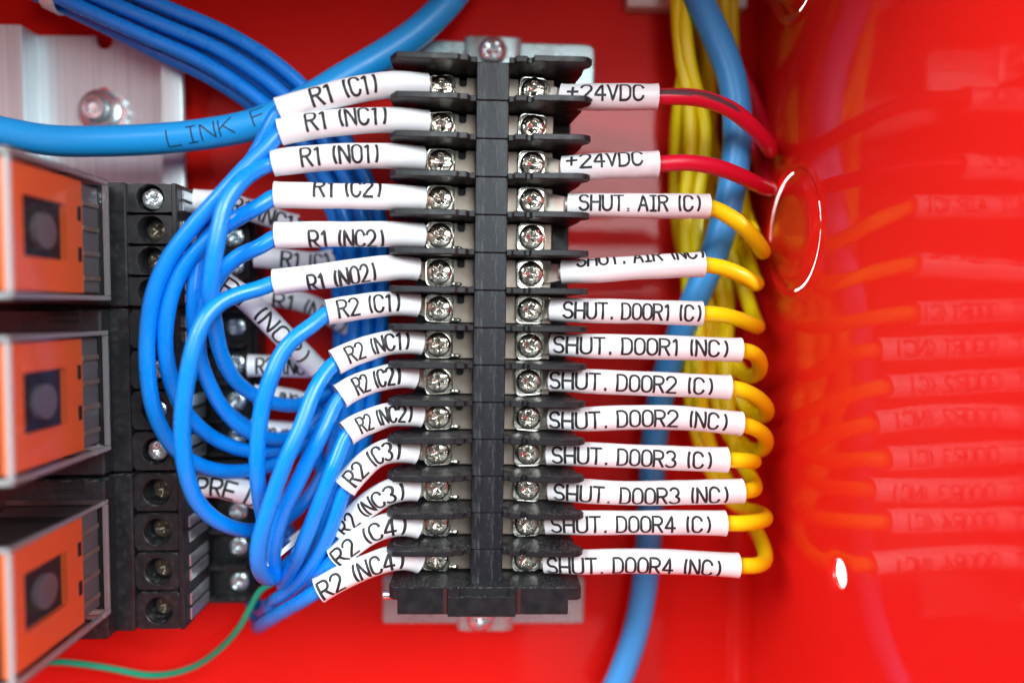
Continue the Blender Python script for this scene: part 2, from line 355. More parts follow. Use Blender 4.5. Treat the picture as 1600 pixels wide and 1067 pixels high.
def screw_mesh(name, rad, dome, sk, m_, slot=True, na=48, nr=12):
    mb = MB(); v = []
    def hgt(x, y):
        r2 = (x*x+y*y)/(rad*rad); z = dome*(1-r2*.92)**.5
        wv = .36*rad/2.45
        def sm(d, e=.1): return min(1, max(0, (e-d)/(2*e)+.5))
        arm = max(sm(abs(x)-wv)*sm(abs(y)-rad*.62), sm(abs(y)-wv)*sm(abs(x)-rad*(1.3 if slot else .62)))
        ctr = max(0, 1-math.hypot(x, y)/(rad*.5))
        return z-arm*(.55+.6*ctr)*rad/2.45
    for j in range(nr+1):
        for k in range(na):
            a = 2*math.pi*k/na; r_ = rad*(j/nr)**.85 if j else 0.02
            v.append((r_*math.cos(a), -(sk+hgt(r_*math.cos(a), r_*math.sin(a))), r_*math.sin(a)))
    for k in range(na):
        a = 2*math.pi*k/na; v.append((rad*math.cos(a), 0, rad*math.sin(a)))
    fs_ = [(j*na+k, j*na+(k+1) % na, (j+1)*na+(k+1) % na, (j+1)*na+k) for j in range(nr+1) for k in range(na)]+[tuple(range(na))]
    mb.add(v, fs_, True)
    return mb.build(name, m_, data_only=True)
head_me = screw_mesh('screw', 2.62, .85, .9, M['nickel'], na=64, nr=18)
def rsq(hw, r, n=5):
    out = []
    for cx, cy, a0 in ((1, 1, 0), (-1, 1, 90), (-1, -1, 180), (1, -1, 270)):
        out += [(cx*(hw-r)+r*math.cos(R(a0+90*i/n)), cy*(hw-r)+r*math.sin(R(a0+90*i/n))) for i in range(n+1)]
    return out
m = MB(); poly = rsq(3.05, 1.3); inner = rsq(2.72, 1.1)
N = len(poly); v = [(x, 0, z) for x, z in poly]+[(x, -1.05, z) for x, z in poly]+[(x, -1.0, z) for x, z in inner]+[(x, -.8, z) for x, z in inner]
m.add(v, [tuple(range(N))]+[(j*N+i, j*N+(i+1) % N, (j+1)*N+(i+1) % N, (j+1)*N+i) for j in range(3) for i in range(N)]+[tuple(3*N+i for i in range(N))])
wash_me = m.build('washer', M['nickel'], data_only=True, bevel=.12)
USC = {}
for i, w_ in enumerate(WROW):
    link('spine_block', sp_me, strip, (0, 0, w_))
    link('barrier', bar_me, strip, (0, 0, w_+PITCH/2))
    for s in (-1, 1):
        link('pedestal', ped_me[s], strip, (0, 0, w_))
        link('contact_plate', pl_me[s], strip, (0, 0, w_))
        link('washer_prong', prong_me[s], strip, (0, 0, w_))
        u = -10.9 if s < 0 else 8.7
        USC[s] = u
        sw_ = link('screw', head_me, strip, (u+random.uniform(-.08, .08), -(H_PL+1.35), w_)); sw_.rotation_euler = (R(random.uniform(-2, 2)), R(random.choice([5, 30, 50, 75, 95, 120, 150, 170])), 0)
        wa = link('washer', wash_me, sw_, (0, .95, 0)); wa.rotation_euler = (0, -sw_.rotation_euler[1]+R(random.uniform(-5, 5)), 0)
# end plate below the last row
yb = wb
ep = MB().box(-18.4, 17.2, 9, 39, yb-5.3, yb+.5).build('end_plate', M['black'], strip, .2)
MB().prism([(-20.3, 24), (-20.3, 37.6), (-19.2, 38.8), (19.0, 38.8), (20.0, 38), (20.0, 30), (18.6, 22), (-18, 22)], yb-2.3, yb+.42).build('end_plate_tab', M['black'], ep, .15)
MB().box(-7.9, 6.2, 38.9, 39.7, yb-5.5, yb-1.25).build('end_plate_boss', M['black'], ep, .12)
for x0, x1 in ((-7.9, -5.5), (4.7, 6.2)): MB().box(x0, x1, 38.9, 39.7, yb-1.22, yb+.3).build('end_plate_boss', M['black'], ep, .12)
for x0, x1 in ((-8.9, -8.1), (6.4, 7.2)): MB().box(x0, x1, 38.8, 39.06, yb-5.2, yb+.3).build('end_plate_groove', M['redbrown'], ep)
MB().lathe([(.01, -3.2), (.8, -3.1), (.95, -2.8), (.95, 0)], 16, (-19.0, -33.5, yb-3.3), 'x').build('pin', M['chrome'], strip)
# rail the strip is screwed to
rail = thing('mounting_rail', 'zinc plated steel mounting channel behind the terminal strip', 'rail', (org.x, 0, 0)); rail.rotation_euler = (0, ALPHA, 0)
rt, rb_ = inv(P(770, 64, 7))[2], inv(P(740, 976, 7))[2]
def rail_poly(x0, x1, z0, z1, rr):
    o = []
    for (cx, cz, a0), r_ in zip(((x1, z1, 0), (x0, z1, 90), (x0, z0, 180), (x1, z0, 270)), rr):
        sx = -1 if cx == x1 else 1; sz = -1 if cz == z1 else 1
        o += [(cx+sx*r_+r_*math.cos(R(a0+90*i/5)), cz+sz*r_+r_*math.sin(R(a0+90*i/5))) for i in range(6)]
    return o
MB().prism(rail_poly(-26, 25.2, rt-11.5, rt, (2.2, 1, 1, 2.2)), 4.0, 6.6, 'h').build('end_bracket', M['zinc'], rail, .5)
MB().prism(rail_poly(-26, 25.2, rb_, rb_+12, (1, 1, 1, 1)), 4.0, 6.6, 'h').build('end_bracket', M['zinc'], rail, .5)
MB().box(-14, 14, 0, 6.5, rb_+12.1, rt-11.6).build('channel_web', M['zinc'], rail, .3)
for z0, z1 in ((rb_+1.2, rb_+4.0), (rt-4.0, rt-1.2)): MB().box(-24.5, 23.5, 0, 4.2, z0, z1).build('channel_lip', M['zinc'], rail, .3)
for zc, sg in ((rt, 1), (rb_, -1)):
    prof = [(-7, 6.5), (-7, 7.3), (-5.4, 8.2), (5.4, 8.2), (7, 7.3), (7, 6.5)]
    st = MB().prism(prof, zc-9, zc+(.7 if sg > 0 else 9) if sg > 0 else zc+9, 'z') if sg > 0 else MB().prism(prof, zc-1.2, zc+9, 'z')
    st = st.build('clamp_strap', M['zinc'], rail, .35)
cap_me = screw_mesh('rail_screw', 3.4, 1.9, .9, M['chrome'], slot=False)
for px, py in ((770, 80), (751, 965)):
    u, h, w_ = inv(P(px, py, 9.5)); o = link('rail_screw', cap_me, rail, (u, -8.2, w_)); o.rotation_euler = (0, R(40 if py < 500 else 8), 0)
# ------------------------------------------------------------------ wires
def conv(pts): return [P(*p) for p in pts]
def sleeve(name, parent, c, r, text=None, x0=0, x1=0, H=3.6, phi=(0, 0), wall=.38, lug_end=None):
    """hollow marker tube along c (left to right); text between arc lengths x0..x1"""
    seed = random.uniform(0, 9)
    def rf(t):
        k = 1+.018*math.sin(7*t+seed)+.012*math.sin(17*t+2*seed)
        e_ = min(t, 1-t); k += .03*max(0, 1-e_/.03)
        if lug_end is not None:
            d = t if lug_end == 0 else 1-t
            k -= .07*max(0, 1-d/.2)
        return r*k
    fr = frames(c); n = 28; v = []; N = len(c)
    for rfun in (rf, lambda t: rf(t)-wall):
        for i, p in enumerate(c):
            for k in range(n):
                a = 2*math.pi*k/n; v.append(p+(fr[i][1]*math.cos(a)+fr[i][2]*math.sin(a))*rfun(i/(N-1)))
    fs_ = []
    for q in (0, 1):
        for i in range(N-1):
            for k in range(n):
                f = (q*N*n+i*n+k, q*N*n+i*n+(k+1) % n, q*N*n+(i+1)*n+(k+1) % n, q*N*n+(i+1)*n+k); fs_.append(f if q == 0 else f[::-1])
    for i in (0, N-1): fs_ += [(i*n+k, i*n+(k+1) % n, N*n+i*n+(k+1) % n, N*n+i*n+k) for k in range(n)]
    mb = MB(); mb.add(v, fs_, True)
    o = mb.build(name, M['sleeve'], parent)
    if text: letter_mesh('lettering', text, c, rf, x0, x1, H, phi, M['ink'], o)
    return o
def arc_at_x(c, px):
    """arc length along c where it projects to pixel column px"""
    best = None; L = 0; RI = RM.inverted(); cl = Vector((0, -DIST, 0))
    for i, p in enumerate(c):
        if i: L += (c[i]-c[i-1]).length
        d = RI @ (p-cl); x = 800+FPX*d.x/-d.z
        if best is None or abs(x-px) < best[0]: best = (abs(x-px), L)
    return best[1]
def lug(parent, side, row, c_end, r):
    """tongue from under the screw to the crimp barrel inside the sleeve"""
    u, w_ = USC[side], WROW[row]; iu, ih, iw = inv(c_end); s = side
    m = MB(); hp = H_PL+.08
    poly = [(u-s*2.2, w_-2.2), (u+s*2.3, w_-2.3), (iu+s*.3, iw-1.7), (iu+s*.3, iw+1.7), (u+s*2.3, w_+2.3), (u-s*2.2, w_+2.2)]
    a = [fwd(x, hp+.35 if i not in (2, 3) else ih-.6, z) for i, (x, z) in enumerate(poly)]; d = [fwd(x, hp if i not in (2, 3) else ih-1.3, z) for i, (x, z) in enumerate(poly)]
    n = len(poly)
    m.add(a+d, [(0, 1, 4, 5), (1, 2, 3, 4), (n, n+5, n+4, n+1), (n+1, n+4, n+3, n+2)]+[(i, (i+1) % n, n+(i+1) % n, n+i) for i in range(n)])
    cc = [fwd(iu-s*.9+s*(4.4)*i/6, ih, iw) for i in range(7)]
    tube(m, cc, r*.62, 14)
    return m.build('lug', M['lug'], parent, .1)
def wire(kind, label, cat, group, row, side, mat_, wr, sl, text, tx, phi, H, tail, sr=2.62, second=None, smooth=10):
    """sl: sleeve centre points in pixels and h, from terminal outwards; tail: the rest of the insulated wire"""
    root = thing(kind, label, cat, (0, 0, 0), group)
    c = spline(conv(sl), .5, 12)
    lr = c[::-1] if side < 0 else c
    le = 1 if side < 0 else 0
    x0, x1 = arc_at_x(lr, tx[0]), arc_at_x(lr, tx[1])
    sleeve('marker_sleeve', root, lr, sr, text, x0, x1, H, phi, lug_end=le)
    lug(root, side, row, c[0], sr)
    pts = c[len(c)//3::6]
    if (pts[-1]-c[-1]).length < 1: pts = pts[:-1]
    pts = pts[:-1]+[c[-1]]+conv(tail)
    ext = []
    if second:          # second marker sleeve at the far end: (points left to right, text, tx, phi, H, r)
        c2 = spline(conv(second[0]), .5, 8)
        sleeve('marker_sleeve', root, c2, second[5], second[1], arc_at_x(c2, second[2][0]), arc_at_x(c2, second[2][1]), second[4], second[3])
        ext = [c2[-1]]+c2[::-6][1:]
        if (ext[-1]-c2[0]).length > 1: ext.append(c2[0])
    cc = spline(pts+ext, .7, smooth)
    sd = random.uniform(0, 6)
    for i_ in range(len(cc)):      # slight kinks
        f_ = min(1, max(0, (i_-40)/60)); cc[i_] = cc[i_]+Vector((math.sin(i_*.11+sd), .5*math.sin(i_*.083+2*sd), math.sin(i_*.097+3*sd)))*.16*f_
    tube(MB_ := MB(), cc, lambda t: wr*(1+.012*math.sin(60*t+sd)), 16); ins = MB_.build('insulation', mat_, root)
    if 'scuff' in label: letter_mesh('scuff', '#', cc, lambda t: wr, arc_at_x(cc[:len(cc)//3], 1029), arc_at_x(cc[:len(cc)//3], 1110), 2.6, (22, 8), M['scuff'], ins, .22)
    return root
# bundle route shared by the wires that leave towards the upper left, one lane each
def bundle(k):
    o = (k-2.5)
    q = (k % 2)*4.2
    return [(505+11*o, 800-6*o, 12+q), (545+9*o, 700, 10+q), (563+10*o, 600, 9.5+q), (570+10.5*o, 500, 9+q), (568+12*o, 420, 9+q), (562+14*o, 350, 10+q),
            (533+15*o, 280-2*o, 10.5+q), (487+13*o, 205-7*o, 11+q), (425+9*o, 142-12*o, 12+q), (340+7*o, 86-13*o, 13+q), (245+5*o, 43-13*o, 13.5+q), (150+4*o, 1-12*o, 14+q), (95+4*o, -22-11*o, 14+q), (20, -52-11*o, 14+q)]
g1 = 'blue wires with marker sleeves on the terminal strip'
LT = 'blue wire whose white marker sleeve at the terminal strip reads '
LW = [
 # text, sleeve points, text x range, phi, H, tail, second, sleeve radius
 ('R1 (C1)', [(668,134,33),(640,132,34),(610,133,34.5),(560,140,35),(518,150,36),(470,163,36.5),(436,174,37)], (489,588), (0,0), 4.0,
  [(424,195,37),(404,236,36),(366,292,36),(328,355,36),(309,415,36),(303,475,36),(306,530,33),(322,590,27),(352,640,22),(395,672,18),(440,690,14),(490,660,10),(545,560,8),(560,470,8),(540,420,9)],
  ([(398,402,17),(440,405,16),(490,410,13),(520,405,11)], 'R1 (C1)', (440,530), (0,0), 3.9, 2.45)),
 ('R1 (NC1)', [(669,192,33),(640,189,34),(610,188,34.5),(565,189,35),(518,193,36),(470,200,36.5),(437,207,37)], (481,601), (8,12), 3.9,
  [(418,230,38),(388,258,39),(352,298,40),(303,352,40),(263,405,40),(239,460,40),(229,520,39),(230,580,38),(243,645,36),(276,702,32),(330,733,26),(385,736,20),(440,720,14),(510,640,8),(530,500,7),(515,390,8)],
  ([(304,313,20),(345,316,19),(390,328,17),(430,342,15),(463,352,13)], 'R1 (NC1)', (362,462), (-4,-4), 3.9, 2.5)),
 ('R1 (NO1)', [(661,248,33),(640,246,34),(610,244,34.5),(565,244,35),(518,246,36),(470,250,36.5),(427,255,37)], (474,592), (0,2), 3.9,
  [(402,265,39),(375,285,42),(352,318,44),(341,365,45),(333,413,45),(328,455,44),(334,500,39),(347,555,33),(372,597,27),(410,623,22),(460,634,17),(515,610,11),(550,540,8),(560,480,6)], None),
 ('R1 (C2)', [(662,311,33),(640,309,34),(610,308,34.5),(565,307,35),(518,306.5,36),(470,305.5,36.5),(430,305,37)], (492,594), (34,34), 4.0,
  [(408,322,39),(375,338,39),(346,358,38.5),(312,388,38),(283,425,38),(264,475,38),(257,530,37),(264,585,35),(280,628,32),(305,660,28),(345,690,23),(390,706,19),(440,702,14),(500,670,8)], None),
 ('R1 (NC2)', [(661,368,33),(640,367,34),(610,366,34.5),(565,366,35),(518,366,36),(470,367,36.5),(431,368,37)], (484,598), (-33,-31), 4.0,
  [(412,384,38),(380,396,38),(350,420,37),(328,455,36),(314,500,35),(310,545,33),(322,590,29.5),(347,637,25.5),(384,671,22),(436,686,17),(490,670,10),(545,600,6.5)], None),
 ('R1 (NO2)', [(653,421,33),(630,418,34),(600,419,34.5),(565,423,35),(524,429,36),(475,435,36.5),(429,441,37)], (483,586), (-38,-18), 4.0,
  [(408,451,39),(375,459,41),(342,474,43),(317,503,45),(301,550,46),(288,615,46),(284,680,45),(292,738,43),(312,787,39),(347,818,34),(390,830,28),(430,822,20),(480,780,12),(530,690,8),(545,630,8)],
  ([(345,440,28),(375,460,27),(410,491,25),(450,532,22),(494,575,18)], 'R1 (NO2)', (352,472), (5,5), 4.0, 2.6)),
 ('R2 (C1)', [(653,477,33),(630,474,34),(600,475,34.5),(572,478,35),(540,483,36),(511,488,37)], (529,620), (4,4), 3.8,
  [(493,505,39),(465,524,41),(440,551,42),(425,586,43),(412,625,43),(404,675,43),(401,732,42),(407,785,38),(420,830,32),(445,850,22),(480,830,16)]+bundle(0)[1:], None),
 ('R2 (NC1)', [(659,536,33),(635,533,34),(609,535,34.5),(572,545,35),(545,555,36),(523,566,37)], (541,635), (0,0), 3.6,
  [(505,587,39),(487,620,41),(470,668,43),(452,706,44),(433,755,44),(416,803,44),(403,850,43),(405,886,40),(420,903,34),(440,894,26),(470,855,18)]+bundle(1)[1:], None),
 ('R2 (C2)', [(649,589,33),(630,586,34),(609,588,34.5),(575,597,35),(550,607,36),(531,619,37)], (553,621), (0,0), 3.9,
  [(517,645,38),(499,685,40),(481,720,40),(461,762,40),(444,795,39),(430,840,37),(428,880,32),(443,905,26),(468,890,19)]+bundle(2)[1:], None),
 ('R2 (NC2)', [(659,649,33),(635,646,34),(609,647,34.5),(580,657,35),(558,666,36),(541,677,37)], (557,639), (0,0), 3.5,
  [(531,704,38),(521,728,39),(507,766,39),(490,810,38),(471,856,36),(454,891,31),(442,915,25),(462,910,18)]+bundle(3)[1:], None),
 ('R2 (C3)', [(650,706,33),(630,703,34),(605,704,34.5),(582,715,35),(560,735,36),(538,761,37)], (546,621), (0,0), 3.9,
  [(528,793,37),(517,825,36),(499,862,34),(475,902,31),(450,925,27),(428,938,21),(440,935,15),(480,890,11)]+bundle(4)[1:], None),
 ('R2 (NC3)', [(653,765,33),(630,763,34),(608,768,34.5),(582,783,34),(556,804,33),(532,829,32)], (539,627), (0,0), 3.7,
  [(517,852,31),(498,882,29),(470,915,26),(440,938,21),(416,946,15),(440,944,9),(480,910,8)]+bundle(5)[1:], None),
 ('R2 (C4)', [(655,822,33),(630,817,34),(605,820,34.5),(575,833,34.5),(548,851,34.5),(525,871,34.5)], (529,629), (0,0), 3.9,
  [(508,888,33),(480,912,29),(450,932,24),(420,950,17),(408,956,9),(395,935,5),(375,880,4.5)], None),
 ('R2 (NC4)', [(656,876,33),(635,870,34),(610,872,34.5),(572,885,35),(535,901,36),(498,922,37)], (503,628), (0,0), 4.0,
  [(478,935,35),(450,951,30),(420,969,23),(404,978,15),(402,974,9),(398,950,5),(380,910,4.5)], None),
]
for i, (t, sl, tx, phi, H, tail, second) in enumerate(LW):
    wire('blue_wire', LT+t, 'wire', g1, i, -1, M['blue'], 1.62, sl, t, tx, phi, H, tail, 2.66, second)
# sleeves on the relay sockets whose other end is lost in the bundle
def socket_wire(text, pts, tx, phi, H, r, tail, label):
    root = thing('blue_wire', label, 'wire', (0, 0, 0), 'blue wires on the relay sockets')
    c2 = spline(conv(pts), .5, 8)
    sleeve('marker_sleeve', root, c2, r, text, arc_at_x(c2, tx[0]), arc_at_x(c2, tx[1]), H, phi)
    tube(q := MB(), spline([c2[0]]+c2[6:-3:6]+[c2[-1]]+conv(tail), .7, 8), 1.62, 14); q.build('insulation', M['blue'], root)
socket_wire('R1 (NO1)', [(398,462,15),(440,466,14),(490,478,12),(545,512,9)], (430,536), (-20,-20), 3.8, 2.4, [(565,545,7),(575,600,6)], 'blue wire with half hidden R1 sleeve under the R1 (NO2) sleeves')
socket_wire('R2 (NC1)', [(388,571,17),(430,571,16),(494,573,14)], (403,497), (0,0), 3.9, 2.6, [(530,590,10),(550,640,7)], 'blue wire in the straight horizontal sleeve on the middle relay socket')
socket_wire('R2 (NC2)', [(398,617,15),(440,620,14),(480,630,12)], (405,490), (-10,-10), 3.8, 2.4, [(515,645,8),(530,690,6)], 'blue wire in a sleeve half covered by the looped blue wires')
socket_wire('R2 (C2)', [(392,671,15),(425,672,14),(462,676,12)], (413,480), (-25,-25), 3.8, 2.4, [(490,695,8),(505,740,6)], 'blue wire in the short R2 sleeve just above the PRE sleeve')
socket_wire('PRE D', [(306,758,22),(340,758,21.5),(375,766,20.5),(404,776,19)], (312,402), (4,-4), 4.2, 2.8, [(425,790,14),(450,830,9),(480,880,6)], 'blue wire in the white sleeve reading PRE on the lowest socket')
# right side
RT = [
 (0, '+24VDC', [(877,151,33),(905,152,34),(960,152,34.5),(1027,152,35)], (890,1002), (6,6), 3.4, 'r', [(1060,151,35.5),(1100,155,35),(1140,170,34),(1175,198,31),(1200,228,26),(1205,236,19),(1196,208,11),(1165,130,7),(1115,60,6),(1090,0,6),(1082,-40,6)]),
 (2, '+24VDC', [(880,264,33),(905,262,34),(960,259,34.5),(1028,257,35)], (890,1002), (24,24), 3.4, 'r', [(1060,254,35.5),(1100,257,35),(1140,268,33),(1175,284,29),(1200,296,23),(1196,285,13),(1180,225,7),(1150,130,7),(1125,60,7),(1103,0,6),(1095,-40,6)]),
 (3, 'SHUT. AIR (C)', [(888,321,33.5),(930,321,34.5),(1000,322,35),(1107,322.5,35.5)], (908,1088), (8,8), 3.4, 'y', [(1125,330,35),(1150,345,34),(1175,368,31),(1191,390,26),(1190,392,19),(1170,350,11),(1158,300,6),(1150,200,4),(1146,100,4),(1143,0,5),(1142,-40,5)]),
 (5, 'SHUT. AIR (NC)', [(878,425,33),(930,423,34.5),(1000,418,35),(1099,413,35.5)], (905,1096), (60,66), 3.5, 'y', [(1125,417,35),(1150,426,33.5),(1172,438,30),(1182,444,24),(1176,430,14),(1162,380,7),(1120,260,4),(1095,150,5),(1075,60,7),(1066,0,9),(1064,-40,9)]),
 (6, 'SHUT. DOOR1 (C)', [(862,483,33),(900,485,34.5),(1000,487,35),(1096,490,35.5)], (882,1090), (0,0), 3.5, 'y', [(1125,491,35),(1155,499,33),(1178,508,29),(1184,510,22),(1175,490,13),(1155,430,8),(1110,320,4),(1085,200,4),(1068,90,5),(1062,0,7),(1060,-40,7)]),
 (7, 'SHUT. DOOR1 (NC)', [(862,538,33),(900,540,34.5),(1000,542,35),(1080,544,35.5),(1157,547,36)], (870,1130), (4,6), 3.6, 'y', [(1172,549,35),(1184,558,32),(1188,573,28),(1180,587,23),(1160,585,17),(1140,545,12),(1125,450,6),(1092,330,4),(1085,200,8),(1085,90,4),(1100,0,4),(1105,-40,4)]),
 (8, 'SHUT. DOOR2 (C)', [(860,594,33),(900,595,34.5),(1000,599,35),(1080,602,35.5),(1140,605,36)], (864,1108), (6,4), 3.6, 'y', [(1160,609,35.5),(1182,620,33),(1198,638,28),(1192,651,22),(1168,642,16),(1135,590,12),(1110,490,9),(1078,380,4),(1066,250,4),(1072,100,9),(1068,0,12),(1070,-40,12)]),
 (9, 'SHUT. DOOR2 (NC)', [(859,653,33),(900,655,34.5),(980,652,35),(1070,653,35.5),(1158,662,36)], (864,1127), (-2,4), 3.6, 'y', [(1175,667,35),(1192,677,32),(1197,692,27),(1184,704,21),(1155,690,15),(1120,620,12),(1095,500,9),(1064,380,5),(1056,250,7),(1062,150,12),(1080,60,10),(1075,0,10),(1078,-40,10)]),
 (10, 'SHUT. DOOR3 (C)', [(856,708,33),(900,709,34.5),(1000,713,35),(1070,716,35.5),(1136,718,36)], (867,1105), (2,4), 3.6, 'y', [(1155,719,35.5),(1172,720,33),(1178,720,27),(1165,708,20),(1140,680,15),(1110,600,12),(1105,500,12),(1100,400,8),(1105,300,4),(1110,200,4),(1105,100,8),(1090,0,10),(1088,-40,10)]),
 (11, 'SHUT. DOOR3 (NC)', [(859,763,33),(900,766,34.5),(980,770,35),(1070,769,35.5),(1160,767,36)], (871,1131), (-4,-4), 3.6, 'y', [(1170,766,35),(1178,764,31),(1177,752,24),(1155,715,18),(1140,650,16),(1135,540,12),(1140,430,4),(1150,330,9),(1148,200,8),(1136,90,4),(1130,0,8),(1128,-40,8)]),
 (12, 'SHUT. DOOR4 (C)', [(854,816,33),(900,816.5,34.5),(1000,816,35),(1070,816,35.5),(1133,817,36)], (864,1103), (6,6), 3.5, 'y', [(1155,818,35.5),(1180,815,33.5),(1197,810,29),(1188,801,23),(1150,790,17),(1115,745,14),(1085,660,12),(1078,560,12),(1075,450,12),(1070,350,12),(1078,200,14),(1066,90,14),(1060,30,14),(1056,-40,14)]),
 (13, 'SHUT. DOOR4 (NC)', [(851,877,33),(900,878,34.5),(980,876,35),(1070,878,35.5),(1153,883,36)], (859,1120), (-4,-8), 3.6, 'y', [(1170,884,35.5),(1187,882,33),(1197,870,28),(1190,845,23),(1170,810,18),(1145,765,15),(1110,700,14),(1095,620,16),(1092,520,15),(1088,420,12),(1090,320,12),(1100,200,13),(1078,100,15),(1070,30,15),(1074,-40,14)]),
]
for row, t, sl, tx, phi, H, k, tail in RT:
    if k == 'r': wire('red_wire', 'red wire marked +24VDC '+('on the top right terminal with a dark scuff' if row == 0 else 'on the third right terminal from the strip top'), 'wire', 'red supply wires', row, 1, M['redwire'], 1.72, sl, t, tx, phi, H, tail, 2.72)
    else: wire('yellow_wire', 'yellow wire whose white marker sleeve reads '+t, 'wire', 'yellow wires with marker sleeves on the terminal strip', row, 1, M['yellow'], 1.70, sl, t, tx, phi, H, tail, 2.60)
# thick cables
def cable(name, label, pts, r, m_, text=None):
    root = thing(name, label, 'cable'); c = spline(conv(pts), .8, 10); tube(q := MB(), c, r, 24); q.build('sheath', m_, root)
    return root, c
ca, cc_ = cable('blue_cable', 'thick light blue cable printed LINK crossing the aluminium rail', [(-60,192,24),(0,206,23),(80,220,22),(160,221,21.5),(240,218,21),(320,210,20.5),(400,194,20),(470,163,19),(540,121,17),(600,86,15),(650,52,13.5),(700,5,12.5),(735,-45,12)], 3.4, M['cyan'])
a0, a1 = arc_at_x(cc_, 268), arc_at_x(cc_, 370)
letter_mesh('lettering', 'LINK', cc_, lambda t: 3.4, a0, a1, 3.6, (-16, 4), M['inkgrey'], ca, .09)
letter_mesh('lettering', 'F', cc_, lambda t: 3.4, arc_at_x(cc_, 402), arc_at_x(cc_, 424), 3.6, (8, 10), M['inkgrey'], ca, .09)
cable('blue_cable', 'thick pale blue cable running down in front of the yellow wires', [(1070,-60,16),(1092,0,17),(1120,60,18),(1143,120,19),(1152,180,19.5),(1150,250,19.5),(1138,320,19),(1115,400,18),(1085,470,16),(1055,540,13),(1034,610,10),(1022,690,8),(1017,770,7),(1013,850,7),(1006,920,8),(992,990,9),(968,1060,10),(940,1120,10)], 3.3, M['sky'])
gw = thing('green_wire', 'thin green wire running from the blue wires to beneath the relays', 'wire')
tube(q := MB(), spline(conv([(452,895,24),(430,908,24),(408,920,23),(393,945,21),(375,978,18),(345,1012,14),(305,1040,10),(262,1053,8),(225,1054,7),(190,1047,7),(150,1040,8),(100,1034,9),(40,1034,9),(-40,1040,9)]), .7, 8), .78, 12); q.build('insulation', M['green'], gw)
# cable ties
def tie(label, px, py, h, ang, a, b_, hw):
    root = thing('cable_tie', label, 'cable tie', (0, 0, 0)); m = MB(); n = 36
    o = P(px, py, h); ax = Vector((math.cos(R(ang)), 0, math.sin(R(ang)))); u_ = Vector((-ax.z, 0, ax.x)); v_ = Vector((0, -1, 0)); v = []
    for k in range(n):
        t = 2*math.pi*k/n
        for rr, s in ((1, -1), (1, 1), (.88, 1), (.88, -1)): v.append(o+u_*a*rr*math.cos(t)+v_*b_*rr*math.sin(t)+ax*hw*s)
    m.add(v, [(4*k+j, 4*((k+1) % n)+j, 4*((k+1) % n)+(j+1) % 4, 4*k+(j+1) % 4) for k in range(n) for j in range(4)], True)
    m.build('strap', M['nylon'], root)
    hd = o+u_*(a*-.2)+v_*(b_+.6); q = MB()
    c8 = [hd+ax*x+u_*y+v_*z for x in (-2.2, 2.2) for y in (-2.4, 2.4) for z in (-1.4, 1.4)]
    q.add(c8, [(0,1,3,2),(4,6,7,5),(0,4,5,1),(2,3,7,6),(0,2,6,4),(1,5,7,3)]); 
    return root, q
tie('white nylon cable tie round the blue bundle above the rail', 95, -20, 16.2, -25, 6.0, 4.6, 1.7)
tie('white nylon tie glimpsed among the looped blue wires', 440, 858, 28, 128, 7.5, 6.5, .5)
tm = thing('tie_mount', 'white nylon tie mount on the back wall gripping the yellow wires', 'tie mount')
a = P(978, 14, 3); b2 = P(1165, 22, 3)
MB().box(a.x, b2.x, 0, 4.6, a.z, a.z+20).build('base', M['nylon'], tm, .5)
# ------------------------------------------------------------------ aluminium rail and bolt (upper left)
al = thing('aluminium_rail', 'wide brushed aluminium rail with slotted web behind the relays', 'rail')
xr = P(287, 200, 9).x; xi = P(252, 200, 9).x; xl = P(37, 200, 9).x; zt = P(160, 58, 2).z
zb = -72
slot = [P(163, 148, 2.6).x, P(163, 148, 2.6).z]; nx = P(163, 60, 2.6).x
web = [(xl-1, zb), (xi+1, zb), (xi+1, zt)]+[(nx+1.9, zt)]+[(nx+1.9*math.cos(R(a_)), zt-1.2+1.9*math.sin(R(a_))) for a_ in range(0, -181, -20)]+[(nx-1.9, zt), (xl-1, zt)]
MB().prism(web, 1.0, 2.6, 'h').build('web', M['alu'], al, .15)
MB().prism([(xi, 1), (xi, 9), (xr-.4, 9), (xr, 8.6), (xr, 7.6), (xi+1.4, 7.6), (xi+1.4, 1)], zb, zt+.1).build('flange', M['alu'], al, .12)
MB().prism([(xl, 1), (xl, 9), (xl-24, 9), (xl-24, 7.6), (xl-1.4, 7.6), (xl-1.4, 1)], zb, zt+.1).build('flange', M['alu'], al, .12)
MB().lathe([(1.75, 2.5), (1.75, 2.64)], 20, (slot[0], 0, slot[1])).build('slot', M['red'], al)
MB().box(xl-24, xi, 0, 1.05, zb+2, zt-3).build('packing', M['alu'], al)
bo = P(152, 172, 5); bolt = thing('flange_bolt', 'shiny zinc bolt with toothed washer on the aluminium rail', 'bolt', (bo.x, -2.6, bo.z)); bolt.scale = (1.2, 1.2, 1.2)
m = MB(); n = 40
v = []
for rr, hh in ((2.0, .1), (5.0, 0), (5.0, .9), (2.0, 1.0)):
    for k in range(n): r_ = rr*(1 if k % 4 < 2 or rr < 3 else .88); v.append((r_*math.cos(2*math.pi*k/n)+.7, -hh, r_*math.sin(2*math.pi*k/n)-.5))
m.add(v, [(j*n+k, j*n+(k+1) % n, (j+1)*n+(k+1) % n, (j+1)*n+k) for j in range(3) for k in range(n)]); m.build('toothed_washer', M['chrome'], bolt)
MB().lathe([(4.2, .9), (4.4, 1.1), (4.3, 1.35), (3.9, 1.55), (2.8, 1.75), (2.5, 1.6)], 36).build('flange', M['chrome'], bolt)
MB().lathe([(2.45, 1.6), (2.5, 2.4), (2.2, 2.7), (1.3, 2.8), (1.0, 2.5), (.01, 2.45)], 32, (-.5, 0, .4)).build('stud', M['chrome'], bolt)
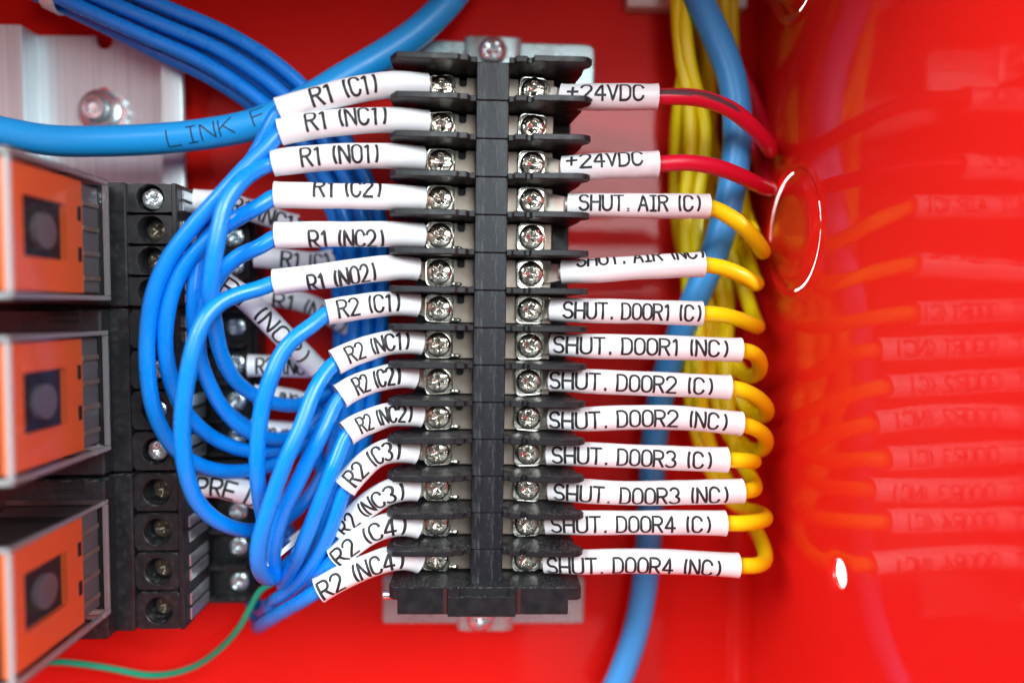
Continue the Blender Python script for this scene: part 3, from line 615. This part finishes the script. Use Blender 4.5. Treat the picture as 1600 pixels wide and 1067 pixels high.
# ------------------------------------------------------------------ relay sockets and relays
ring_me = MB().lathe([(1.75, .1), (2.0, .3), (2.0, .45), (1.65, .45), (1.6, -.9), (.01, -.9)], 24).build('screw_well', M['void'], data_only=True)
sscrew = screw_mesh('terminal_screw', 2.15, .7, .5, M['chrome'], slot=True, na=36, nr=8)
bscrew = screw_mesh('terminal_screw', 2.1, .6, .4, M['shaded_brass'], slot=True, na=36, nr=8)
def socket(name_label, z1, z0, top_open, silver):
    s = thing('relay_socket', name_label, 'relay socket', (0, 0, 0), 'relay sockets on the aluminium rail')
    X0, X1, X2 = -122.0, -65.8, -56.2
    HU, HL = 30.0, 15.0; L = z1-z0; n = 4; p = L/n
    # upper tier with four wells cut as steps: columns between wells
    MB().box(X0, X1+.0, 9.2, HU-5, z0+.15, z1-.15).build('base', M['socket'], s, .3)
    MB().box(-80.2, -76.2, HU-5.2, HU+.6, z0+.15, z1-.15).build('inner_rib', M['socket'], s, .3)
    MB().box(X0, -79.8, HU-5.2, 34.8, z0+.3, z1-.3).build('relay_seat', M['socket'], s, .4)
    for k in range(2): MB().box(-90, -84.2, 34.7, 35.2, z1-1.6-1.5*k, z1-.9-1.5*k).build('vent_slot', M['void'], s)
    MB().box(X1-1.1, X1+.05, HU-5.2, HU, z0+.15, z1-.15).build('outer_rib', M['socket'], s, .2)
    for i in range(n):
        zc = z1-p*(i+.5)
        # deck round each well
        N = 24; r_ = 2.9; xc = -71.4; hw, hz = 5.0, p/2-.25
        outer = []
        for k in range(N):
            a_ = 2*math.pi*k/N; c_, q_ = math.cos(a_), math.sin(a_); mm = min(hw/abs(c_) if abs(c_) > 1e-6 else 1e9, hz/abs(q_) if abs(q_) > 1e-6 else 1e9); outer.append((xc+c_*mm, zc+q_*mm))
        v = []
        for rr, hh in ((0, HU-5), (0, HU-.2)): v += [(x, -hh, z) for x, z in outer]
        for rr, hh in ((r_, HU-.2), (r_-.1, HU-5)): v += [(xc+rr*math.cos(2*math.pi*k/N), -hh, zc+rr*math.sin(2*math.pi*k/N)) for k in range(N)]
        m = MB(); m.add(v, [(j*N+k, j*N+(k+1) % N, (j+1)*N+(k+1) % N, (j+1)*N+k) for j in range(3) for k in range(N)]); m.build('well_deck', M['socket'], s, .12)
        o = link('terminal_screw', sscrew if i in silver else bscrew, s, (xc, -(HU-(2.2 if i in silver else 4.0)), zc)); o.rotation_euler = (0, R(random.uniform(0, 180)), 0)
        if i in silver: MB().box(xc-1.2, xc+1.2, HU-5, HU-2.2, zc-1.2, zc+1.2).build('terminal_clamp', M['chrome'], s, .2)
    # lower tier
    MB().box(X1-.5, X2, 3.0, HL-3.2, z0+.3, z1-.3).build('lower_tier', M['socket'], s, .3)
    for i in range(n+1):
        zc = min(max(z1-p*i, z0+.8), z1-.8); MB().box(X1+.1, X2-.6, HL-3.4, HL+1.2, zc-.55, zc+.55).build('divider', M['socket'], s, .2)
    for i in range(n):
        zc = z1-p*(i+.5)
        MB().box(X1+1.0, X2-1.0, HL-3.3, HL-2.5, zc-p/2+.9, zc+p/2-.9).build('terminal_plate', M['socket'], s, .15)
        o = link('terminal_screw', sscrew, s, (X2-3.4, -(HL-2.5), zc)); o.rotation_euler = (0, R(random.uniform(0, 180)), 0); o.scale = (1.05, 1.05, 1.05)
        for k in range(2):
            MB().box(X1+.06, X1+.5, HL+2, HU-2.6, zc-p*.36+k*p*.38, zc-p*.36+k*p*.38+p*.30).build('contact_strip', M['chrome'], s, .12)
    MB().box(X2-.1, X2+.9, 3.0, HL-5, z0+2, z1-2).build('foot', M['socket'], s, .2)
    return s
ZS = [(P(240, 285, 30).z, P(240, 480, 30).z), (P(240, 481.5, 30).z, P(240, 737, 30).z), (P(240, 738.5, 30).z, P(240, 985, 30).z)]
socket('black relay socket at the top, beside the aluminium rail bolt', *ZS[0], True, (0,))
socket('black relay socket in the middle of the column of three', *ZS[1], False, (1, 2, 3))
socket('black relay socket at the bottom, above the green wire', *ZS[2], False, ())
def relay(label, ya, yb_):
    s = thing('relay', label, 'relay', (0, 0, 0), 'clear cased relays'); h0, h1 = 34.9, 67.0
    z1, z0 = P(168, ya, 36).z, P(168, yb_, 36).z; X1 = P(168, (ya+yb_)/2, 36).x; X0 = X1-21.5
    t = 1.0; m = MB()
    q = MB().box(X0, X1, h0, h1, z0, z1); q.f = q.f[:4]+q.f[4:]; 
    q.f = [f for f in q.f if not all(abs(-q.v[i][1]-h0) < 1e-6 for i in f)]; q.sm = [False]*len(q.f)
    cov = q.build('cover', M['clear'], s)
    e_ = MB()  # bars added along the cover edges to carry the painted brightness
    for (x, z) in ((X1, z0), (X1, z1), (X0, z0), (X0, z1)):
        sx = -1 if x == X1 else 1; sz = 1 if z == z0 else -1
        e_.box(min(x+sx*.05, x+sx*t), max(x+sx*.05, x+sx*t), h0, h1-.05, min(z+sz*.05, z+sz*t), max(z+sz*.05, z+sz*t))
    e_.build('cover_corner', M['edge_glint'], cov, .15)
    e2 = MB()
    for hh in (h0+.02, h1-t-.05):
        e2.box(X1-t, X1-.06, hh, hh+t, z0+t+.05, z1-t-.05)
        for z in (z0+.06, z1-t): e2.box(X0+t+.05, X1-t-.05, hh, hh+t, z, z+t-.06)
    e2.build('cover_rim', M['edge_glint'], cov, .15)
    xo = X1-1.5; L = z1-z0
    # orange side frame with a window
    ha, hb = 42.5, 65.5; wa, wb2 = 48.0, 61.0; za, zb2 = z0+L*.06, z1-L*.06; zc0, zc1 = z0+L*.30, z1-L*.27
    f = MB()
    for bx in ((ha, wa, za, zb2), (wb2, hb, za, zb2), (wa, wb2, za, zc0), (wa, wb2, zc1, zb2)): f.box(xo-1.2, xo, bx[0], bx[1], bx[2], bx[3])
    f.build('orange_frame', M['orange'], s)
    for fz in (.36, .68): MB().box(xo-.3, xo+.06, ha+.5, ha+1.7, z0+L*fz-1.4, z0+L*fz+1.4).build('frame_slot', M['void'], s)
    MB().box(X0+2.2, xo-1.25, ha, hb, za, zb2).build('coil_block', M['void'], s, .4)
    MB().lathe([(3.2, -2.0), (3.2, 1.1), (2.6, 1.2)], 24, (xo-1.3, -54, (z0+z1)/2), 'x').build('coil', M['grey'], s)
    MB().box(X0+1.6, xo-.8, h0, ha-.1, z0+1.6, z1-1.6).build('contact_carrier', M['grey'], s, .3)
    for k in range(4): MB().box(xo-.75, xo-.3, h0+.6, ha-.8, z0+L*(.16+.2*k), z0+L*(.16+.2*k)+1.0).build('contact_blade', M['plate'], s, .1)
    return s
relay('clear cased orange relay in the top socket', 281, 470)
relay('clear cased orange relay in the middle socket', 516, 704)
relay('clear cased orange relay in the bottom socket', 781, 961)
